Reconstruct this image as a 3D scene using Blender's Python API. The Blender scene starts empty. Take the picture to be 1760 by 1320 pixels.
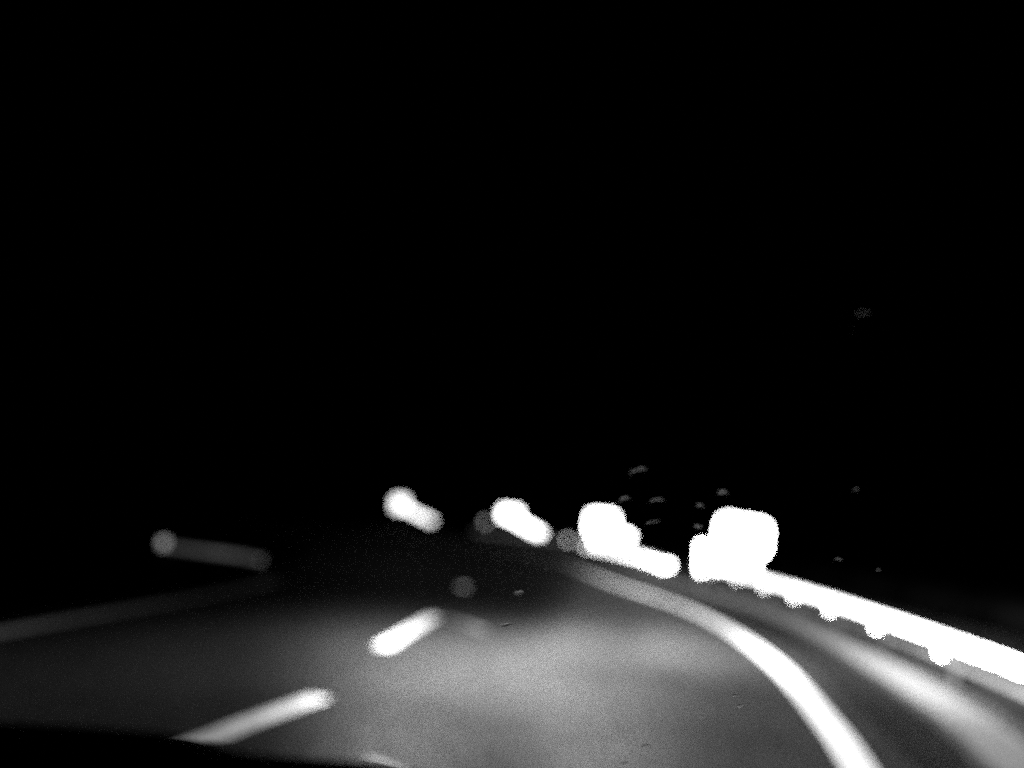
import bpy, bmesh, math, random
from mathutils import Vector, Matrix, Euler
random.seed(7)
sc = bpy.context.scene
C = sc.collection

# ------------------------------------------------------------------ camera
cam_d = bpy.data.cameras.new("camera")
cam = bpy.data.objects.new("camera", cam_d)
C.objects.link(cam)
cam_d.sensor_width = 36.0
cam_d.lens = 28.64
cam_d.clip_start = 0.05
cam_d.clip_end = 3000
PITCH, ROLL = math.atan(0.1625), math.radians(4.0)
right = Vector((1, 0, 0))
up0 = Vector((0, -math.sin(PITCH), math.cos(PITCH)))
fwd = Vector((0, math.cos(PITCH), math.sin(PITCH)))
cx = math.cos(ROLL) * right + math.sin(ROLL) * up0
cy = -math.sin(ROLL) * right + math.cos(ROLL) * up0
m = Matrix((cx, cy, -fwd)).transposed().to_4x4()
m.translation = Vector((0, 0, 1.5))
cam.matrix_world = m
cam_d.dof.use_dof = True
cam_d.dof.focus_distance = 0.92
cam_d.dof.aperture_fstop = 1.04
cam_d.dof.aperture_blades = 8
cam_d.dof.aperture_rotation = math.radians(11)
sc.camera = cam

# ------------------------------------------------------------------ night sky
world = bpy.data.worlds.new("World")
sc.world = world
world.use_nodes = True
nt = world.node_tree
nt.nodes.clear()
sky = nt.nodes.new("ShaderNodeTexSky")
sky.sky_type = 'NISHITA'
sky.sun_disc = False
sky.sun_elevation = math.radians(-9)
sky.sun_rotation = math.radians(200)
bw = nt.nodes.new("ShaderNodeRGBToBW")
bg = nt.nodes.new("ShaderNodeBackground")
bg.inputs["Strength"].default_value = 0.002
wo = nt.nodes.new("ShaderNodeOutputWorld")
nt.links.new(sky.outputs[0], bw.inputs[0])
nt.links.new(bw.outputs[0], bg.inputs[0])
nt.links.new(bg.outputs[0], wo.inputs[0])

# ------------------------------------------------------------------ headlamp beams (the only light in the place)
def headlamp_light(name, x):
    """One headlamp: a small lamp whose node tree is its photometric beam pattern
    (candela against azimuth and against the tangent of the angle below the horizontal)."""
    ld = bpy.data.lights.new(name, 'POINT')
    ld.energy = 4 * math.pi / 2
    ld.color = (1, 1, 1)
    ld.shadow_soft_size = 0.05
    ld.use_nodes = True
    t = ld.node_tree
    N, L = t.nodes, t.links
    N.clear()
    out = N.new("ShaderNodeOutputLight")
    em = N.new("ShaderNodeEmission")
    L.new(em.outputs[0], out.inputs[0])
    geo = N.new("ShaderNodeNewGeometry")
    sep = N.new("ShaderNodeSeparateXYZ")
    L.new(geo.outputs["Incoming"], sep.inputs[0])

    def M(op, a, b=None, c=None, clamp=False):
        n = N.new("ShaderNodeMath")
        n.operation = op
        n.use_clamp = clamp
        for i, v in enumerate((a, b, c)):
            if v is None:
                continue
            if isinstance(v, (int, float)):
                n.inputs[i].default_value = v
            else:
                L.new(v, n.inputs[i])
        return n.outputs[0]

    sx, sy, sz = (sep.outputs[i] for i in range(3))
    hor = M('SQRT', M('ADD', M('MULTIPLY', sx, sx), M('MULTIPLY', sy, sy)))
    depress = M('MULTIPLY', M('DIVIDE', sz, M('MAXIMUM', hor, 0.001)), -1)     # tan of angle below horizontal
    azi = M('MULTIPLY', M('ARCTAN2', sx, sy), 180 / math.pi)

    def curve(src, pts):
        x0, x1 = pts[0][0], pts[-1][0]
        y0 = min(p[1] for p in pts)
        y1 = max(p[1] for p in pts)
        u = M('DIVIDE', M('SUBTRACT', src, x0), x1 - x0, clamp=True)
        fc = N.new("ShaderNodeFloatCurve")
        cm = fc.mapping
        cu = cm.curves[0]
        q = [((a - x0) / (x1 - x0), (b - y0) / (y1 - y0)) for a, b in pts]
        cu.points[0].location = q[0]
        cu.points[1].location = q[-1]
        for p in q[1:-1]:
            cu.points.new(*p)
        cm.update()
        L.new(u, fc.inputs["Value"])
        return M('ADD', M('MULTIPLY', fc.outputs[0], y1 - y0), y0)

    # low beam on the road: log10 candela
    # two sideways profiles, one for the foreground and one (kicked up to the near side) for the far reach
    a1 = curve(depress, [(0.0, 2.6), (0.015, 3.98), (0.028, 4.42), (0.038, 4.32), (0.047, 4.05), (0.056, 4.10), (0.066, 4.42), (0.08, 4.58), (0.1, 4.30), (0.125, 4.03),
                         (0.155, 3.63), (0.2, 3.27), (0.27, 2.8), (0.35, 2.34)])
    bn = curve(azi, [(-60, -1.8), (-42, -1.82), (-33, -1.7), (-26, -1.48), (-20, -1.30), (-14, -0.78), (-8, -0.25), (-2, -0.02), (4, -0.13), (10, -0.40), (16, -0.70),
                     (23, -0.92), (30, -1.26), (38, -1.02), (48, -1.2), (60, -1.8)])
    bf = curve(azi, [(-60, -4.3), (-42, -3.7), (-33, -3.2), (-26, -2.6), (-20, -2.1), (-14, -1.5), (-8, -1.0), (-2, -0.98), (3, -0.75), (7, 0.0), (10, 0.44), (16, 0.02), (23, 0.04),
                     (30, 0.0), (38, 0.30), (48, 0.1), (60, -0.2)])
    wm_ = N.new("ShaderNodeMapRange")
    wm_.interpolation_type = 'SMOOTHSTEP'
    wm_.inputs[1].default_value, wm_.inputs[2].default_value = 0.045, 0.11
    L.new(depress, wm_.inputs[0])
    w_ = wm_.outputs[0]
    side = M('ADD', 0.16, M('ADD', M('MULTIPLY', bn, w_), M('MULTIPLY', bf, M('SUBTRACT', 1.0, w_))))
    low = M('POWER', 10.0, M('ADD', a1, side))
    # main beam, level with the lamps
    a2 = curve(depress, [(-0.30, 1.5), (-0.16, 2.6), (-0.09, 3.9), (-0.05, 4.55), (-0.015, 4.75), (0.0, 4.55), (0.012, 4.2), (0.022, 3.8), (0.032, 2.7), (0.05, 1.5), (0.1, 1.0)])
    b2 = curve(azi, [(-60, -3.0), (-35, -2.35), (-25, -1.4), (-20, -1.45), (-15, -1.1), (-10, -0.35), (-5, -0.05), (0, 0.0), (20, 0.0), (30, -0.1), (40, -0.3), (60, -0.8)])
    main = M('POWER', 10.0, M('ADD', a2, b2))
    L.new(M('ADD', low, main), em.inputs["Strength"])
    lo = bpy.data.objects.new(name, ld)
    C.objects.link(lo)
    lo.location = (x, 2.36, 0.65)
    return lo

headlamp_light("headlamp_light", -0.45)
headlamp_light("headlamp_light.001", 0.75)

vs = sc.view_settings
sc.display_settings.display_device = 'sRGB'
vs.view_transform = 'Standard'
vs.look = 'None'
vs.exposure = 0.0
vs.gamma = 1.0
vs.use_curve_mapping = False
cy_ = sc.cycles
cy_.use_denoising = False            # fast film: the grain stays in
cy_.use_adaptive_sampling = False
cy_.max_bounces = 6
cy_.diffuse_bounces = 0
cy_.glossy_bounces = 3
cy_.transmission_bounces = 6
cy_.transparent_max_bounces = 8
cy_.sample_clamp_indirect = 0.8
cy_.caustics_refractive = False
cy_.caustics_reflective = False

# ------------------------------------------------------------------ materials
def new_mat(name):
    mt = bpy.data.materials.new(name)
    mt.use_nodes = True
    p = mt.node_tree.nodes["Principled BSDF"]
    return mt, mt.node_tree, p

def grey(v):
    return (v, v, v, 1)

def mat(name, v, rough=0.7, metal=0.0, noise=0.0, scale=8.0, bump=0.0, spec=0.3):
    mt, t, p = new_mat(name)
    p.inputs["Base Color"].default_value = grey(v)
    p.inputs["Roughness"].default_value = rough
    p.inputs["Metallic"].default_value = metal
    p.inputs["Specular IOR Level"].default_value = spec
    if noise:
        tc = t.nodes.new("ShaderNodeTexCoord")
        n = t.nodes.new("ShaderNodeTexNoise")
        n.inputs["Scale"].default_value = scale
        n.inputs["Detail"].default_value = 6
        r = t.nodes.new("ShaderNodeMapRange")
        r.inputs[1].default_value, r.inputs[2].default_value = 0.3, 0.7
        r.inputs[3].default_value, r.inputs[4].default_value = v * (1 - noise), v * (1 + noise)
        cc = t.nodes.new("ShaderNodeCombineColor")
        t.links.new(tc.outputs["Object"], n.inputs["Vector"])
        t.links.new(n.outputs[0], r.inputs[0])
        for i in range(3):
            t.links.new(r.outputs[0], cc.inputs[i])
        t.links.new(cc.outputs[0], p.inputs["Base Color"])
        if bump:
            b = t.nodes.new("ShaderNodeBump")
            b.inputs["Strength"].default_value = bump
            t.links.new(n.outputs[0], b.inputs["Height"])
            t.links.new(b.outputs[0], p.inputs["Normal"])
    return mt

def aggregate(name, base, chip, density=0.55, scale=130, rough=0.85, patch=0.07):
    """Road surface: dark binder with pale stone chips, uneven in patches."""
    mt, t, p = new_mat(name)
    N, L = t.nodes, t.links
    tc = N.new("ShaderNodeTexCoord")
    v = N.new("ShaderNodeTexVoronoi")
    v.inputs["Scale"].default_value = scale
    L.new(tc.outputs["Object"], v.inputs["Vector"])
    sp = N.new("ShaderNodeSeparateColor")
    L.new(v.outputs["Color"], sp.inputs[0])
    r = N.new("ShaderNodeMapRange")
    r.inputs[1].default_value, r.inputs[2].default_value = density, 1.0
    r.inputs[3].default_value, r.inputs[4].default_value = base, chip
    L.new(sp.outputs[0], r.inputs[0])
    n = N.new("ShaderNodeTexNoise")
    n.inputs["Scale"].default_value = 0.9
    n.inputs["Detail"].default_value = 5
    L.new(tc.outputs["Object"], n.inputs["Vector"])
    r2 = N.new("ShaderNodeMapRange")
    r2.inputs[1].default_value, r2.inputs[2].default_value = 0.3, 0.7
    r2.inputs[3].default_value, r2.inputs[4].default_value = 1 - patch, 1 + patch
    L.new(n.outputs[0], r2.inputs[0])
    mul = N.new("ShaderNodeMath")
    mul.operation = 'MULTIPLY'
    L.new(r.outputs[0], mul.inputs[0])
    L.new(r2.outputs[0], mul.inputs[1])
    cc = N.new("ShaderNodeCombineColor")
    for i in range(3):
        L.new(mul.outputs[0], cc.inputs[i])
    L.new(cc.outputs[0], p.inputs["Base Color"])
    p.inputs["Roughness"].default_value = rough
    p.inputs["Specular IOR Level"].default_value = 0.03
    return mt

M_asphalt = aggregate("asphalt", 0.006, 0.105, 0.62)
M_gravel = aggregate("pale_gravel", 0.10, 0.32, 0.35, 60)
M_fringe = aggregate("thin_gravel", 0.02, 0.16, 0.45, 60)
M_verge = aggregate("verge_soil", 0.003, 0.035, 0.55, 50)
M_grass = mat("dark_grass", 0.006, 1.0, noise=0.6, scale=3, spec=0.0)
M_paint = mat("road_paint", 0.82, 0.6, noise=0.12, scale=5)
M_oldpaint = mat("worn_road_paint", 0.80, 0.7, noise=0.25, scale=5)
M_dullplate = mat("dull_reflector", 0.10, 0.5, noise=0.05)
M_greyplate = mat("grey_reflector", 0.35, 0.5, noise=0.05)
M_lower = mat("dimmed_lower_rail", 0.012, 0.9, noise=0.3, scale=5, spec=0.02)  # near-black colour stands in for the weaker light on the lower beam
M_dimrail = mat("dimmed_rail", 0.26, 0.6, noise=0.2, scale=5)  # rail grey darkened to the dim tone of the left streak
M_faint = mat("glow_grey", 0.13, 0.8, noise=0.4, scale=6)  # pale tone for patches of glow painted on the road
M_sheet = mat("white_sheeting", 0.80, 0.5, noise=0.04, scale=6)
M_rail = mat("galvanised_rail", 0.62, 0.55, noise=0.15, scale=7, spec=0.4)
M_dullrail = mat("darkened_rail", 0.07, 0.6, noise=0.3, scale=5)  # rail grey darkened in place of the weak light on the far stretch
M_post = mat("blackened_post", 0.004, 0.9, noise=0.3, scale=12, spec=0.0)  # colour blackened so the posts stay dark inside the beams
M_signback = mat("sign_metal", 0.35, 0.5, noise=0.1, scale=9)
M_black = mat("black_plastic", 0.02, 0.8, noise=0.2, scale=60, bump=0.2, spec=0.1)
M_carpaint = mat("dark_car_paint", 0.02, 0.25, noise=0.05, scale=3, spec=0.5)
M_tyre = mat("tyre_rubber", 0.02, 0.9, noise=0.2, scale=30)
M_rim = mat("wheel_alloy", 0.4, 0.35, metal=0.9, noise=0.05, scale=10)
M_stud = mat("stud_glass", 0.8, 0.3, noise=0.05, scale=20)

M_glass = bpy.data.materials.new("windscreen_glass")
M_glass.use_nodes = True
t = M_glass.node_tree
t.nodes.clear()
tb = t.nodes.new("ShaderNodeBsdfTransparent")
tb.inputs[0].default_value = grey(0.97)
to = t.nodes.new("ShaderNodeOutputMaterial")
t.links.new(tb.outputs[0], to.inputs[0])

M_drop = bpy.data.materials.new("water")
M_drop.use_nodes = True
p = M_drop.node_tree.nodes["Principled BSDF"]
p.inputs["Base Color"].default_value = grey(1)
p.inputs["Transmission Weight"].default_value = 1
p.inputs["IOR"].default_value = 1.33
p.inputs["Roughness"].default_value = 0.06
tn = M_drop.node_tree.nodes.new("ShaderNodeTexNoise")
tn.inputs["Scale"].default_value = 400
tbp = M_drop.node_tree.nodes.new("ShaderNodeBump")
tbp.inputs["Strength"].default_value = 0.05
M_drop.node_tree.links.new(tn.outputs[0], tbp.inputs["Height"])
M_drop.node_tree.links.new(tbp.outputs[0], p.inputs["Normal"])

# ------------------------------------------------------------------ helpers
def link(name, me, material, parent=None, loc=None, smooth=False):
    o = bpy.data.objects.new(name, me)
    C.objects.link(o)
    if material and not me.materials:
        me.materials.append(material)
    if smooth:
        for f in me.polygons:
            f.use_smooth = True
    if parent is not None:
        o.parent = parent
    if loc is not None:
        o.location = loc
    return o

def from_bm(name, bm, material, parent=None, loc=None, smooth=False):
    me = bpy.data.meshes.new(name)
    bm.normal_update()
    bm.to_mesh(me)
    bm.free()
    return link(name, me, material, parent, loc, smooth)

def empty(name, loc, rz=0.0):
    o = bpy.data.objects.new(name, None)
    C.objects.link(o)
    o.location = loc
    o.rotation_euler = (0, 0, rz)
    o.empty_display_size = 0.2
    return o

def tag(o, label=None, cat=None, group=None, kind=None):
    if label: o["label"] = label
    if cat: o["category"] = cat
    if group: o["group"] = group
    if kind: o["kind"] = kind
    return o

def add_box(bm, c, size, rot=None, bevel=0.0):
    g = bmesh.ops.create_cube(bm, size=1.0)
    vs_ = g["verts"]
    for v in vs_:
        v.co = Vector((v.co.x * size[0], v.co.y * size[1], v.co.z * size[2]))
    if bevel:
        es = {e for v in vs_ for e in v.link_edges}
        r = bmesh.ops.bevel(bm, geom=list(es), offset=bevel, segments=2, affect='EDGES', profile=0.6)
        vs_ = list({v for f in r["faces"] for v in f.verts} | {v for v in vs_ if v.is_valid})
    if rot is not None:
        R = rot.to_matrix() if isinstance(rot, Euler) else rot
        for v in vs_:
            v.co = R @ v.co
    for v in vs_:
        v.co += Vector(c)

def add_bar(bm, a, b, w, d, bevel=0.0):
    """A straight bar from a to b, w wide and d deep."""
    a, b = Vector(a), Vector(b)
    z = (b - a).normalized()
    x = z.cross(Vector((0, 1, 0)))
    if x.length < 0.1:
        x = Vector((1, 0, 0))
    x.normalize()
    y = z.cross(x)
    R = Matrix((x, y, z)).transposed()
    add_box(bm, (a + b) / 2, (w, d, (b - a).length), R, bevel)

def catmull(pts, n):
    P = [Vector(p) for p in pts]
    P = [2 * P[0] - P[1]] + P + [2 * P[-1] - P[-2]]
    out = []
    for i in range(1, len(P) - 2):
        a, b, c_, d = P[i - 1:i + 3]
        for k in range(n):
            u = k / n
            out.append(0.5 * ((2 * b) + (c_ - a) * u + (2 * a - 5 * b + 4 * c_ - d) * u * u + (3 * b - 3 * c_ + d - a) * u ** 3))
    out.append(P[-2])
    return out

def normals2d(line):
    ns = []
    for i in range(len(line)):
        t_ = (line[min(i + 1, len(line) - 1)] - line[max(i - 1, 0)])
        t_.z = 0
        t_.normalize()
        ns.append(Vector((t_.y, -t_.x, 0)))      # to the right of travel
    return ns

def ribbon(name, line, w0, w1, z, material, parent=None):
    """Flat strip along a line; w0, w1 are offsets to the left and to the right."""
    ns = normals2d(line)
    bm = bmesh.new()
    rows = []
    for p_, n_ in zip(line, ns):
        q0 = p_ + n_ * w0
        q1 = p_ + n_ * w1
        rows.append((bm.verts.new((q0.x, q0.y, z)), bm.verts.new((q1.x, q1.y, z))))
    for a, b in zip(rows, rows[1:]):
        bm.faces.new((a[0], a[1], b[1], b[0]))
    return from_bm(name, bm, material, parent)

def sweep(bm, line, prof):
    """Sweep a closed profile (offset to the right, height) along a line."""
    ns = normals2d(line)
    rows = []
    for p_, n_ in zip(line, ns):
        rows.append([bm.verts.new((p_.x + n_.x * a, p_.y + n_.y * a, p_.z + h)) for a, h in prof])
    k = len(prof)
    for a, b in zip(rows, rows[1:]):
        for i in range(k):
            bm.faces.new((a[i], a[(i + 1) % k], b[(i + 1) % k], b[i]))
    bm.faces.new(rows[0])
    bm.faces.new(list(reversed(rows[-1])))

def along(line, step, start=0.0):
    """Points and headings every step metres."""
    out, acc = [], -start
    for a, b in zip(line, line[1:]):
        d = (b - a).length
        while acc + d >= 0 and (len(out) == 0 or True):
            u = -acc / d
            if u > 1: break
            out.append((a + (b - a) * u, (b - a).normalized()))
            acc -= step
        acc += d
    return out

# ------------------------------------------------------------------ ground and road
bm = bmesh.new()
bmesh.ops.create_grid(bm, x_segments=8, y_segments=8, size=1500)
tag(from_bm("ground", bm, M_grass, loc=(0, 0, -0.02)), kind="structure")

edge_pts = [(-0.5, -8, 0), (0.7, -2, 0), (1.75, 3, 0), (2.51, 5.82, 0), (2.83, 7.22, 0), (3.27, 9.55, 0), (3.54, 11.9, 0), (3.65, 14.0, 0), (3.60, 16.2, 0), (3.28, 18.8, 0), (2.97, 21.0, 0),
            (2.62, 24.8, 0), (2.10, 30.0, 0), (-0.2, 38.0, 0), (-4.5, 47, 0), (-11, 56, 0), (-20, 64, 0), (-32, 71, 0)]
edge = catmull(edge_pts, 8)
left_pts = [(-7.6, -8, 0), (-6.2, 0, 0), (-5.3, 5.0, 0), (-5.0, 8.0, 0), (-4.78, 9.8, 0), (-4.45, 12.2, 0), (-4.2, 15, 0), (-4.3, 19, 0), (-5.0, 24, 0), (-6.6, 30, 0), (-9.6, 37, 0), (-14, 44, 0),
            (-20, 51, 0), (-29, 58, 0), (-38, 63, 0)]
left = catmull(left_pts, 8)
# carriageway between the two shoulders
bm = bmesh.new()
n_ = 140
def resample(line, n):
    L_ = [0]
    for a, b in zip(line, line[1:]):
        L_.append(L_[-1] + (b - a).length)
    out, j = [], 0
    for i in range(n + 1):
        s = L_[-1] * i / n
        while j < len(line) - 2 and L_[j + 1] < s:
            j += 1
        u = (s - L_[j]) / (L_[j + 1] - L_[j])
        out.append(line[j].lerp(line[j + 1], u))
    return out
rl = [p_ - q_ * 0.6 for p_, q_ in zip(resample(left, n_), normals2d(resample(left, n_)))]
rr = [p_ + q_ * 0.40 for p_, q_ in zip(resample(edge, n_), normals2d(resample(edge, n_)))]
rows = []
for a, b in zip(rl, rr):
    rows.append([bm.verts.new(a.lerp(b, k / 6)) for k in range(7)])
for a, b in zip(rows, rows[1:]):
    for k in range(6):
        bm.faces.new((a[k], a[k + 1], b[k + 1], b[k]))
tag(from_bm("road", bm, M_asphalt), kind="structure")

# shoulder soil between road and barrier, pale gravel gutter strip on it
strip_pts = [(2.0, 0.0, 0), (3.0, 3.5, 0), (3.88, 6.3, 0), (4.16, 7.3, 0), (4.44, 8.5, 0), (4.78, 10.3, 0), (5.08, 12.3, 0), (5.36, 15.5, 0), (5.30, 19.0, 0), (5.0, 22.5, 0), (4.35, 26.5, 0), (3.3, 32, 0),
             (0.9, 40, 0), (-3.6, 49, 0), (-10, 58, 0)]
strip = catmull(strip_pts, 8)
tag(ribbon("verge", strip, -1.6, 4.0, -0.006, M_verge), kind="structure")
tag(ribbon("gravel_margin", strip, -0.34, 0.46, -0.001, M_fringe), kind="structure")
tag(ribbon("gutter", strip, -0.23, 0.25, 0.004, M_gravel), kind="structure")

# painted lines
tag(ribbon("edge_line", edge, -0.115, 0.115, 0.005, M_paint), kind="structure")
tag(ribbon("edge_line", [q_ for q_ in left if q_.y < 16.3], -0.11, 0.11, 0.005, M_oldpaint), kind="structure")
def dash(pts, w, material=M_paint, name="lane_line"):
    return tag(ribbon(name, catmull([(x, y, 0) for x, y in pts], 6), -w / 2, w / 2, 0.0052, material), kind="structure")
dash([(-1.80, 5.16), (-1.60, 5.9), (-1.33, 6.72)], 0.19, M_oldpaint)
dash([(-1.21, 9.2), (-1.09, 10.4), (-0.89, 12.2)], 0.20)
dash([(-0.72, 12.0), (-0.40, 11.6), (-0.14, 11.0)], 0.16, M_faint, "painted_glow")  # smear of glow beside the far dash, painted as a pale patch
dash([(-0.72, 5.21), (-0.45, 5.00)], 0.06, M_faint, "painted_glow")  # glint by the dashboard edge, painted as a streak on the road

# ------------------------------------------------------------------ guardrails
W_PROF = [(0.0, 0.055), (-0.035, 0.04), (-0.055, 0.015), (-0.055, -0.015), (-0.035, -0.04), (0.0, -0.055), (0.012, -0.05), (-0.02, -0.03), (-0.035, 0.0), (-0.02, 0.03), (0.012, 0.05)]
def guardrail(line, label, height=0.52, step=2.0, start=0.4, rail_mat=M_rail, reflectors=True, strips=None, lower=True, top=0.0, nose=False, plate=(0.016, 0.11, 0.22), plate_drop=0.055):
    root = empty("guardrail", (line[0].x, line[0].y, 0))
    tag(root, label, "guardrail")
    off = Vector((line[0].x, line[0].y, 0))
    ln = [p_ - off + Vector((0, 0, height)) for p_ in line]
    bm = bmesh.new()
    sweep(bm, ln, W_PROF)
    from_bm("upper_beam", bm, rail_mat, root, smooth=False)
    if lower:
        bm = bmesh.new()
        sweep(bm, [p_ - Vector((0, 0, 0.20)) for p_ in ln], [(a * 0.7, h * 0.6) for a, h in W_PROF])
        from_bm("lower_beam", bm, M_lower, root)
    if nose:      # white plate added to brighten the barrier's end towards the traffic
        bm = bmesh.new()
        add_box(bm, (0, 0, height - 0.01), (0.17, 0.03, 0.15), bevel=0.012)
        d0 = (line[1] - line[0]).normalized()
        e_ = from_bm("end_glow_plate", bm, M_sheet, root, (0, -0.06, 0))
    # posts: square section with a spacer block, and a reflector plate on the road side
    pm = bmesh.new()
    zt = height + 0.07 + top
    add_box(pm, (0.06, 0, (zt - 0.5) / 2), (0.05, 0.07, zt + 0.5), bevel=0.008)
    pme = bpy.data.meshes.new("post"); pm.to_mesh(pme); pm.free(); pme.materials.append(M_post)
    sm = bmesh.new()
    add_box(sm, (0.018, 0, height), (0.028, 0.08, 0.10), bevel=0.004)
    sme = bpy.data.meshes.new("spacer"); sm.to_mesh(sme); sm.free(); sme.materials.append(M_post)
    rm = bmesh.new()
    add_box(rm, (-0.065, 0, height - plate_drop), plate, bevel=0.005)
    rme = bpy.data.meshes.new("reflector"); rm.to_mesh(rme); rm.free(); rme.materials.append(M_sheet)
    for p_, d_ in along([q_ - off for q_ in line], step, start):
        rz = math.atan2(-d_.x, d_.y)
        po = link("post", pme, None, root, p_)
        po.rotation_euler = (0, 0, rz)
        link("spacer", sme, None, root, p_).rotation_euler = (0, 0, rz)
        if reflectors:
            link("reflector", rme, None, root, p_).rotation_euler = (0, 0, rz)
    return root

railA = catmull([(3.3, 1.5, 0), (3.98, 4.6, 0), (4.53, 7.2, 0), (4.90, 9.54, 0), (5.22, 12.0, 0), (5.50, 14.7, 0), (5.68, 17.1, 0), (5.74, 19.4, 0), (5.72, 21.6, 0), (5.60, 23.4, 0)], 8)
guardrail(railA, "glaring white roadside barrier with knobbly lower edge, running out of the picture at right", 0.52, 2.2, 1.0, plate=(0.016, 0.15, 0.20), plate_drop=0.055, nose=True)
railB = catmull([(4.48, 22.2, 0), (4.66, 25.0, 0), (4.62, 28.5, 0), (4.30, 32.0, 0), (3.5, 35.5, 0)], 8)
guardrail(railB, "short middle stretch of glowing white barrier under the second sign from the right", 0.52, 1.1, 0.5, lower=False, nose=True, plate=(0.13, 0.02, 0.17))  # traffic-facing plates added along this stretch to make it glow
railC = catmull([(3.3, 36.2, 0), (2.3, 39.6, 0), (0.6, 44.0, 0), (-1.6, 48.5, 0)], 8)
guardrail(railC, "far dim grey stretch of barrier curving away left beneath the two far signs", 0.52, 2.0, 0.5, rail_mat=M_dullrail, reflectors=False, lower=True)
railL = catmull([(-4.3, 15.2, 0), (-5.0, 16.0, 0), (-5.9, 16.6, 0), (-6.95, 17.3, 0)], 6)
guardrail(railL, "short dim grey streak of light shaped as a barrier, beyond the left edge line", 0.40, 1.5, 0.2, rail_mat=M_dimrail, reflectors=False, lower=False)  # barrier made up to draw the smeared streak of light

# ------------------------------------------------------------------ curve signs
def curve_sign(x, y, zc, label, w=1.15, h=0.85, rz=0.0, tail=None, foot=None, tilt=0.0, posts=True):
    root = empty("curve_sign", (x, y, 0), rz)
    tag(root, label, "road sign", "glaring signs on the outside of the bend")
    bm = bmesh.new()
    # panel with well rounded corners
    rc = 0.24 * h
    ring = []
    for qx, qz, a0_ in ((1, 1, 0), (-1, 1, 90), (-1, -1, 180), (1, -1, 270)):
        for k in range(7):
            aa = math.radians(a0_ + 15 * k)
            ring.append((qx * (w / 2 - rc) + rc * math.cos(aa), qz * (h / 2 - rc) + rc * math.sin(aa)))
    fr_ = [bm.verts.new((x_, -0.01, z_)) for x_, z_ in ring]
    bk_ = [bm.verts.new((x_, 0.01, z_)) for x_, z_ in ring]
    bm.faces.new(fr_)
    bm.faces.new(list(reversed(bk_)))
    for k in range(len(ring)):
        k2 = (k + 1) % len(ring)
        bm.faces.new((fr_[k2], fr_[k], bk_[k], bk_[k2]))
    pn = from_bm("sign_panel", bm, M_sheet, root, (0, -0.03, zc))
    pn.rotation_euler = (0, tilt, 0)
    for s in (-1, 1):
        bm = bmesh.new()
        add_box(bm, (0, 0.016, s * h * 0.28), (w * 0.94, 0.02, 0.05))
        from_bm("bracket", bm, M_signback, root, (0, 0, zc))
    for s in ((-1, 1) if posts else (0,)):
        bm = bmesh.new()
        bmesh.ops.create_cone(bm, segments=14, radius1=0.038, radius2=0.038, depth=zc + h * 0.45 + 0.4, cap_ends=True)
        from_bm("post", bm, M_post, root, (s * w * 0.27, 0.062, (zc + h * 0.45 - 0.4) / 2), smooth=True)
    if tail:  # white bar added to draw the slanting smear of the sign's glow
        bm = bmesh.new()
        a, b, wd = tail
        add_bar(bm, a, b, wd, 0.05, 0.01)
        from_bm("glow_bar", bm, M_sheet, root)
        bm = bmesh.new()
        add_bar(bm, b, (b[0] + 0.05, b[1], -0.3), 0.06, 0.06, 0.01)
        from_bm("glow_bar_post", bm, M_post, root)  # made-up support under the added bar
    if foot:  # white plates added to fill out the lower part of the glow
        for f_ in foot:
            bm = bmesh.new()
            add_box(bm, (f_[0], -0.05, f_[1]), (f_[2], 0.02, f_[3]), bevel=0.006)
            from_bm("glow_plate", bm, M_sheet, root)
    return root

# nearest (right), then second, third and farthest (left)
curve_sign(5.80, 19.9, 1.43, "largest, squarish white glow of a sign where the bright barrier begins",
           w=1.20, h=0.80, rz=0.0, tilt=0.10, foot=[(-0.22, 0.80, 1.10, 0.40)])
curve_sign(3.98, 33.0, 1.45, "second largest glaring white sign, its lower side merging into the middle stretch of barrier",
           w=1.12, h=0.92, tail=((0.3, -0.10, 1.2), (1.15, -0.2, 0.95), 0.35), foot=[(0.25, 0.80, 1.2, 0.35)])
curve_sign(0.39, 44.0, 1.64, "third glaring sign from the right, a slanting white oval between two faint round reflectors",
           w=1.05, h=0.60, tail=((0.0, -0.1, 1.5), (1.78, -0.2, 0.62), 0.42))
curve_sign(-7.25, 58.0, 1.85, "leftmost and smallest glaring sign, a white peanut-shaped glow standing apart from the others",
           w=1.0, h=0.95, tail=((0.1, -0.1, 1.65), (2.45, -0.2, 0.76), 0.34))

# ------------------------------------------------------------------ delineator posts and reflectors
def delineator(x, y, ztop, rw, rh, label, zr=None, material=M_sheet):
    root = empty("delineator_post", (x, y, 0))
    tag(root, label, "reflector post")
    bm = bmesh.new()
    add_box(bm, (0, 0, (ztop - 0.3) / 2), (0.10, 0.06, ztop + 0.3), bevel=0.012)
    from_bm("post", bm, M_post, root)
    bm = bmesh.new()
    add_box(bm, (0, -0.041, 0), (rw, 0.02, rh), bevel=min(rw, rh) * 0.2)
    from_bm("reflector", bm, material, root, (0, 0, zr if zr else ztop - rh * 0.6))
    return root

delineator(4.62, 19.1, 1.20, 0.11, 0.66, "white reflector post forming the bump on the left side of the largest sign glow", 0.86)
delineator(3.05, 37.9, 0.85, 0.21, 0.21, "small round pale glow between the second and third signs from the right", 0.60, M_greyplate)
delineator(-0.97, 48.0, 1.25, 0.24, 0.24, "small round grey glow touching the left side of the third sign", 1.10, M_dullplate)
delineator(-6.9, 17.15, 0.60, 0.15, 0.17, "soft grey glow at the outer end of the short grey streak on the left", 0.47)

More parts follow.
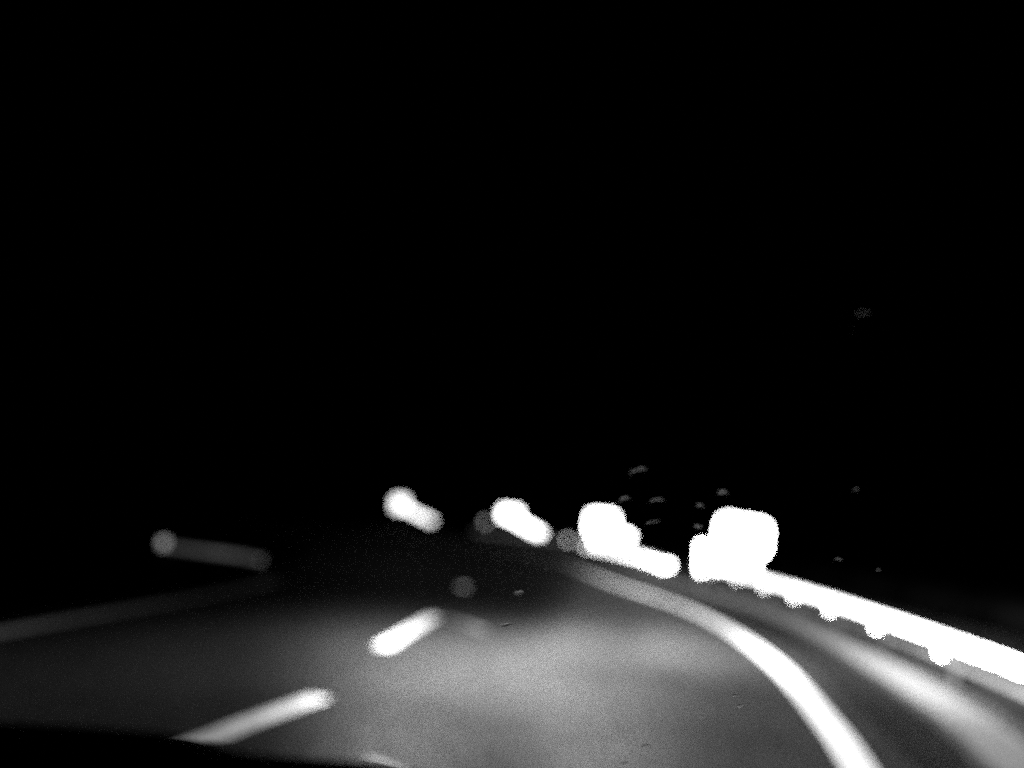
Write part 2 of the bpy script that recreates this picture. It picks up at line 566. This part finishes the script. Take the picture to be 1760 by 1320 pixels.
# road stud (cat's eye)
root = empty("road_stud", (-0.70, 17.1, 0))
tag(root, "faint round grey glow of a road stud beyond the far lane dash", "road stud")
bm = bmesh.new()
add_box(bm, (0, 0, 0.022), (0.20, 0.15, 0.064), bevel=0.015)
from_bm("housing", bm, M_dullrail, root)
bm = bmesh.new()
add_box(bm, (0, -0.084, 0.027), (0.16, 0.012, 0.05), bevel=0.004)
from_bm("reflector", bm, M_dullplate, root)

# ------------------------------------------------------------------ the car one looks out of
car = empty("car", (0.1, 1.0, 0))
tag(car, "dark car seen from its seat, its black dashboard hood filling the lower left corner", "car")
OFF = Vector((-0.1, -1.0, 0))
def lo(p_):
    return Vector(p_) + OFF

# bonnet with wings and front, one shell
bm = bmesh.new()
secs = [(1.06, 0.80, 0.98, 0.93), (1.35, 0.81, 0.955, 0.90), (1.7, 0.81, 0.91, 0.86), (2.0, 0.79, 0.85, 0.80), (2.2, 0.74, 0.77, 0.73), (2.30, 0.70, 0.60, 0.58), (2.31, 0.70, 0.36, 0.36)]
rows = []
for y_, hw, zc_, ze in secs:
    row = []
    for k in range(-8, 9):
        u = k / 8
        row.append(bm.verts.new(lo((0.1 + hw * u, y_, zc_ - (zc_ - ze) * u * u))))
    for s in (-1, 1):
        pass
    rows.append(row)
for a, b in zip(rows, rows[1:]):
    for k in range(16):
        bm.faces.new((a[k], a[k + 1], b[k + 1], b[k]))
for side in (0, -1):
    skirt = []
    for r_ in rows:
        v = r_[side].co
        skirt.append(bm.verts.new((v.x + (0.04 if side == -1 else -0.04), v.y, 0.32)))
    for i in range(len(rows) - 1):
        f_ = (rows[i][side], rows[i + 1][side], skirt[i + 1], skirt[i])
        bm.faces.new(f_ if side == 0 else tuple(reversed(f_)))
from_bm("bonnet", bm, M_carpaint, car, smooth=True)

# dashboard: long shelf with a raised instrument hood on the driver's side
bm = bmesh.new()
hood = [(-0.80, 1.315), (-0.62, 1.338), (-0.46, 1.346), (-0.34, 1.347), (-0.25, 1.348), (-0.205, 1.346), (-0.17, 1.3385), (-0.12, 1.3375), (-0.06, 1.3365), (-0.02, 1.325), (0.02, 1.300), (0.10, 1.270),
        (0.3, 1.255), (0.6, 1.25), (0.90, 1.22)]
line_h = catmull([(x_, 0, z_) for x_, z_ in hood], 5)
rows = []
for q_ in line_h:
    zz = q_.z
    row = []
    for yy, dz in ((0.40, -0.34), (0.43, -0.10), (0.48, -0.035), (0.52, -0.008), (0.55, 0.0), (0.60, -0.012), (0.68, -0.05), (0.80, -0.12), (0.98, -0.22)):
        row.append(bm.verts.new(lo((q_.x * (1 if yy < 0.9 else 0.95), yy, max(zz + dz, 1.0 if yy > 0.5 else zz + dz)))))
    rows.append(row)
for a, b in zip(rows, rows[1:]):
    for k in range(len(a) - 1):
        bm.faces.new((a[k], b[k], b[k + 1], a[k + 1]))
from_bm("dashboard", bm, M_black, car, smooth=True)

# windscreen: two faces of a laminated pane, leaning back at 45 degrees
bm = bmesh.new()
rows = []
for i in range(9):
    v_ = i / 8
    yb, zb = 1.04 - 0.80 * v_, 1.24 + 0.80 * v_
    row = []
    for k in range(-10, 11):
        u = k / 10
        row.append(bm.verts.new(lo((0.1 + 0.78 * (1 - 0.14 * v_) * u, yb, zb))))
    rows.append(row)
for a, b in zip(rows, rows[1:]):
    for k in range(20):
        bm.faces.new((a[k], a[k + 1], b[k + 1], b[k]))
bmesh.ops.solidify(bm, geom=bm.faces[:], thickness=0.005)
from_bm("windscreen", bm, M_glass, car)
for s in (-1, 1):
    bm = bmesh.new()
    add_bar(bm, lo((0.1 + s * 0.82, 1.08, 1.0)), lo((0.1 + s * 0.70, 0.22, 2.06)), 0.07, 0.06, 0.015)
    from_bm("pillar", bm, M_black, car)
bm = bmesh.new()
add_box(bm, lo((0.1, -0.55, 2.09)), (1.4, 1.6, 0.05), bevel=0.02)
from_bm("roof", bm, M_carpaint, car)
for x_c in (-0.45, 0.75):
    bm = bmesh.new()
    bmesh.ops.create_cone(bm, segments=24, radius1=0.07, radius2=0.10, depth=0.12, cap_ends=True)
    bmesh.ops.rotate(bm, verts=bm.verts, matrix=Matrix.Rotation(-math.pi / 2, 3, 'X'))
    hl = from_bm("headlight", bm, M_rim, car, lo((x_c, 2.26, 0.65)))
    bm = bmesh.new()
    bmesh.ops.create_uvsphere(bm, u_segments=20, v_segments=8, radius=0.095)
    for v in bm.verts:
        v.co.y *= 0.2
    from_bm("lens", bm, M_stud, hl, (0, 0.05, 0), smooth=True)
wm = bmesh.new()
bmesh.ops.create_cone(wm, segments=32, radius1=0.33, radius2=0.33, depth=0.2, cap_ends=True)
bmesh.ops.bevel(wm, geom=[e for e in wm.edges if abs(e.verts[0].co.z - e.verts[1].co.z) < 1e-4], offset=0.03, segments=2, affect='EDGES')
for s in (-1, 1):
    bm = wm.copy()
    wh = empty("wheel", lo((0.1 + s * 0.72, 1.65, 0.33))); wh.parent = car
    t_ = from_bm("tyre", bm, M_tyre, wh, smooth=True)
    t_.rotation_euler = (0, math.pi / 2, 0)
    bm = bmesh.new()
    bmesh.ops.create_cone(bm, segments=24, radius1=0.2, radius2=0.2, depth=0.206, cap_ends=True)
    t_ = from_bm("rim", bm, M_rim, wh)
    t_.rotation_euler = (0, math.pi / 2, 0)
wm.free()

# ------------------------------------------------------------------ water drops on the windscreen
def drop(px, r, sq, label, ang=0.0):
    """px = (sideways slope, up slope) of the line of sight on which it sits; it lies on the outer face of the pane."""
    a, e = px
    # the pane's outer plane: y + z = 2.288
    Y = 0.788 / (1 + e)
    pos = Vector((a * Y, Y, 1.5 + e * Y))
    bm = bmesh.new()
    bmesh.ops.create_uvsphere(bm, u_segments=20, v_segments=12, radius=1)
    for v in bm.verts:
        ww = 1 + 0.18 * math.sin(2 * math.atan2(v.co.y, v.co.x) + a * 40) + 0.10 * math.sin(3 * math.atan2(v.co.y, v.co.x) + e * 90)
        v.co = Vector((v.co.x * r * ww * 1.25, v.co.y * r * sq * ww * 1.25, max(v.co.z, -0.1 if e > -0.05 else 0.0) * r * (0.72 if e > 0.2 else 0.40 if e > -0.05 else 0.09)))
    o = from_bm("water_drop", bm, M_drop, smooth=True)
    Rm = Matrix((Vector((1, 0, 0)), Vector((0, -1, 1)).normalized(), Vector((0, 1, 1)).normalized())).transposed()
    o.matrix_world = Matrix.Translation(pos) @ Rm.to_4x4() @ Matrix.Rotation(ang, 4, 'Z')
    tag(o, label, "water drop", "specks on the windscreen")

DROPS = [
    ((0.1615, 0.0641), 0.0068, 0.7, "hazy grey speck high above the gap between the two right signs", 0.3),
    ((0.1462, 0.0295), 0.0052, 0.6, "thin arc-shaped speck at the upper right edge of the second sign's glow", 0.4),
    ((0.1859, 0.0308), 0.0050, 0.7, "dim oval speck right of the second sign's glow, above the brightest speck", 0.2),
    ((0.1821, 0.0038), 0.0052, 0.6, "brightest speck with a curved tail between the two right signs", 0.3),
    ((0.2385, 0.0282), 0.0034, 0.8, "faint speck just off the upper left corner of the largest sign's glow", 0.0),
    ((0.2372, 0.0026), 0.0036, 0.9, "faint speck in the notch left of the largest sign's glow", 0.0),
    ((0.2654, 0.0449), 0.0052, 0.7, "very faint speck right above the largest sign's glow", 0.5),
    ((0.4338, 0.2752), 0.0075, 0.9, "lone round grey speck high in the dark upper right", 0.0),
    ((0.4282, 0.0603), 0.0034, 0.6, "small dim speck in the dark right of the largest sign", 0.2),
    ((0.4072, -0.0241), 0.0032, 0.7, "small bright speck just above the glaring barrier at right", 0.6),
    ((0.4554, -0.0337), 0.0025, 0.7, "tiny speck above the barrier, right of its brighter neighbour", 0.5),
    ((0.2878, -0.1889), 0.0048, 0.4, "pale flat speck over the road inside the solid edge line", 0.0),
    ((0.2933, -0.2000), 0.0040, 0.7, "small curled speck over the road just below the flat one", 0.8),
    ((0.1849, -0.2516), 0.0048, 0.7, "pale oval speck over the lower road, right of the curled bottom speck", 0.2),
    ((0.1602, -0.2720), 0.0040, 0.5, "curled speck at the very bottom edge over the road", 0.3),
    ((0.0126, -0.1264), 0.0046, 0.5, "ring-like speck over the bright patch of road", 0.3),
    ((0.0259, -0.0894), 0.0034, 1.2, "faint upright speck where the bright road turns dark", 0.0),
]
for d_ in DROPS:
    drop(*d_)
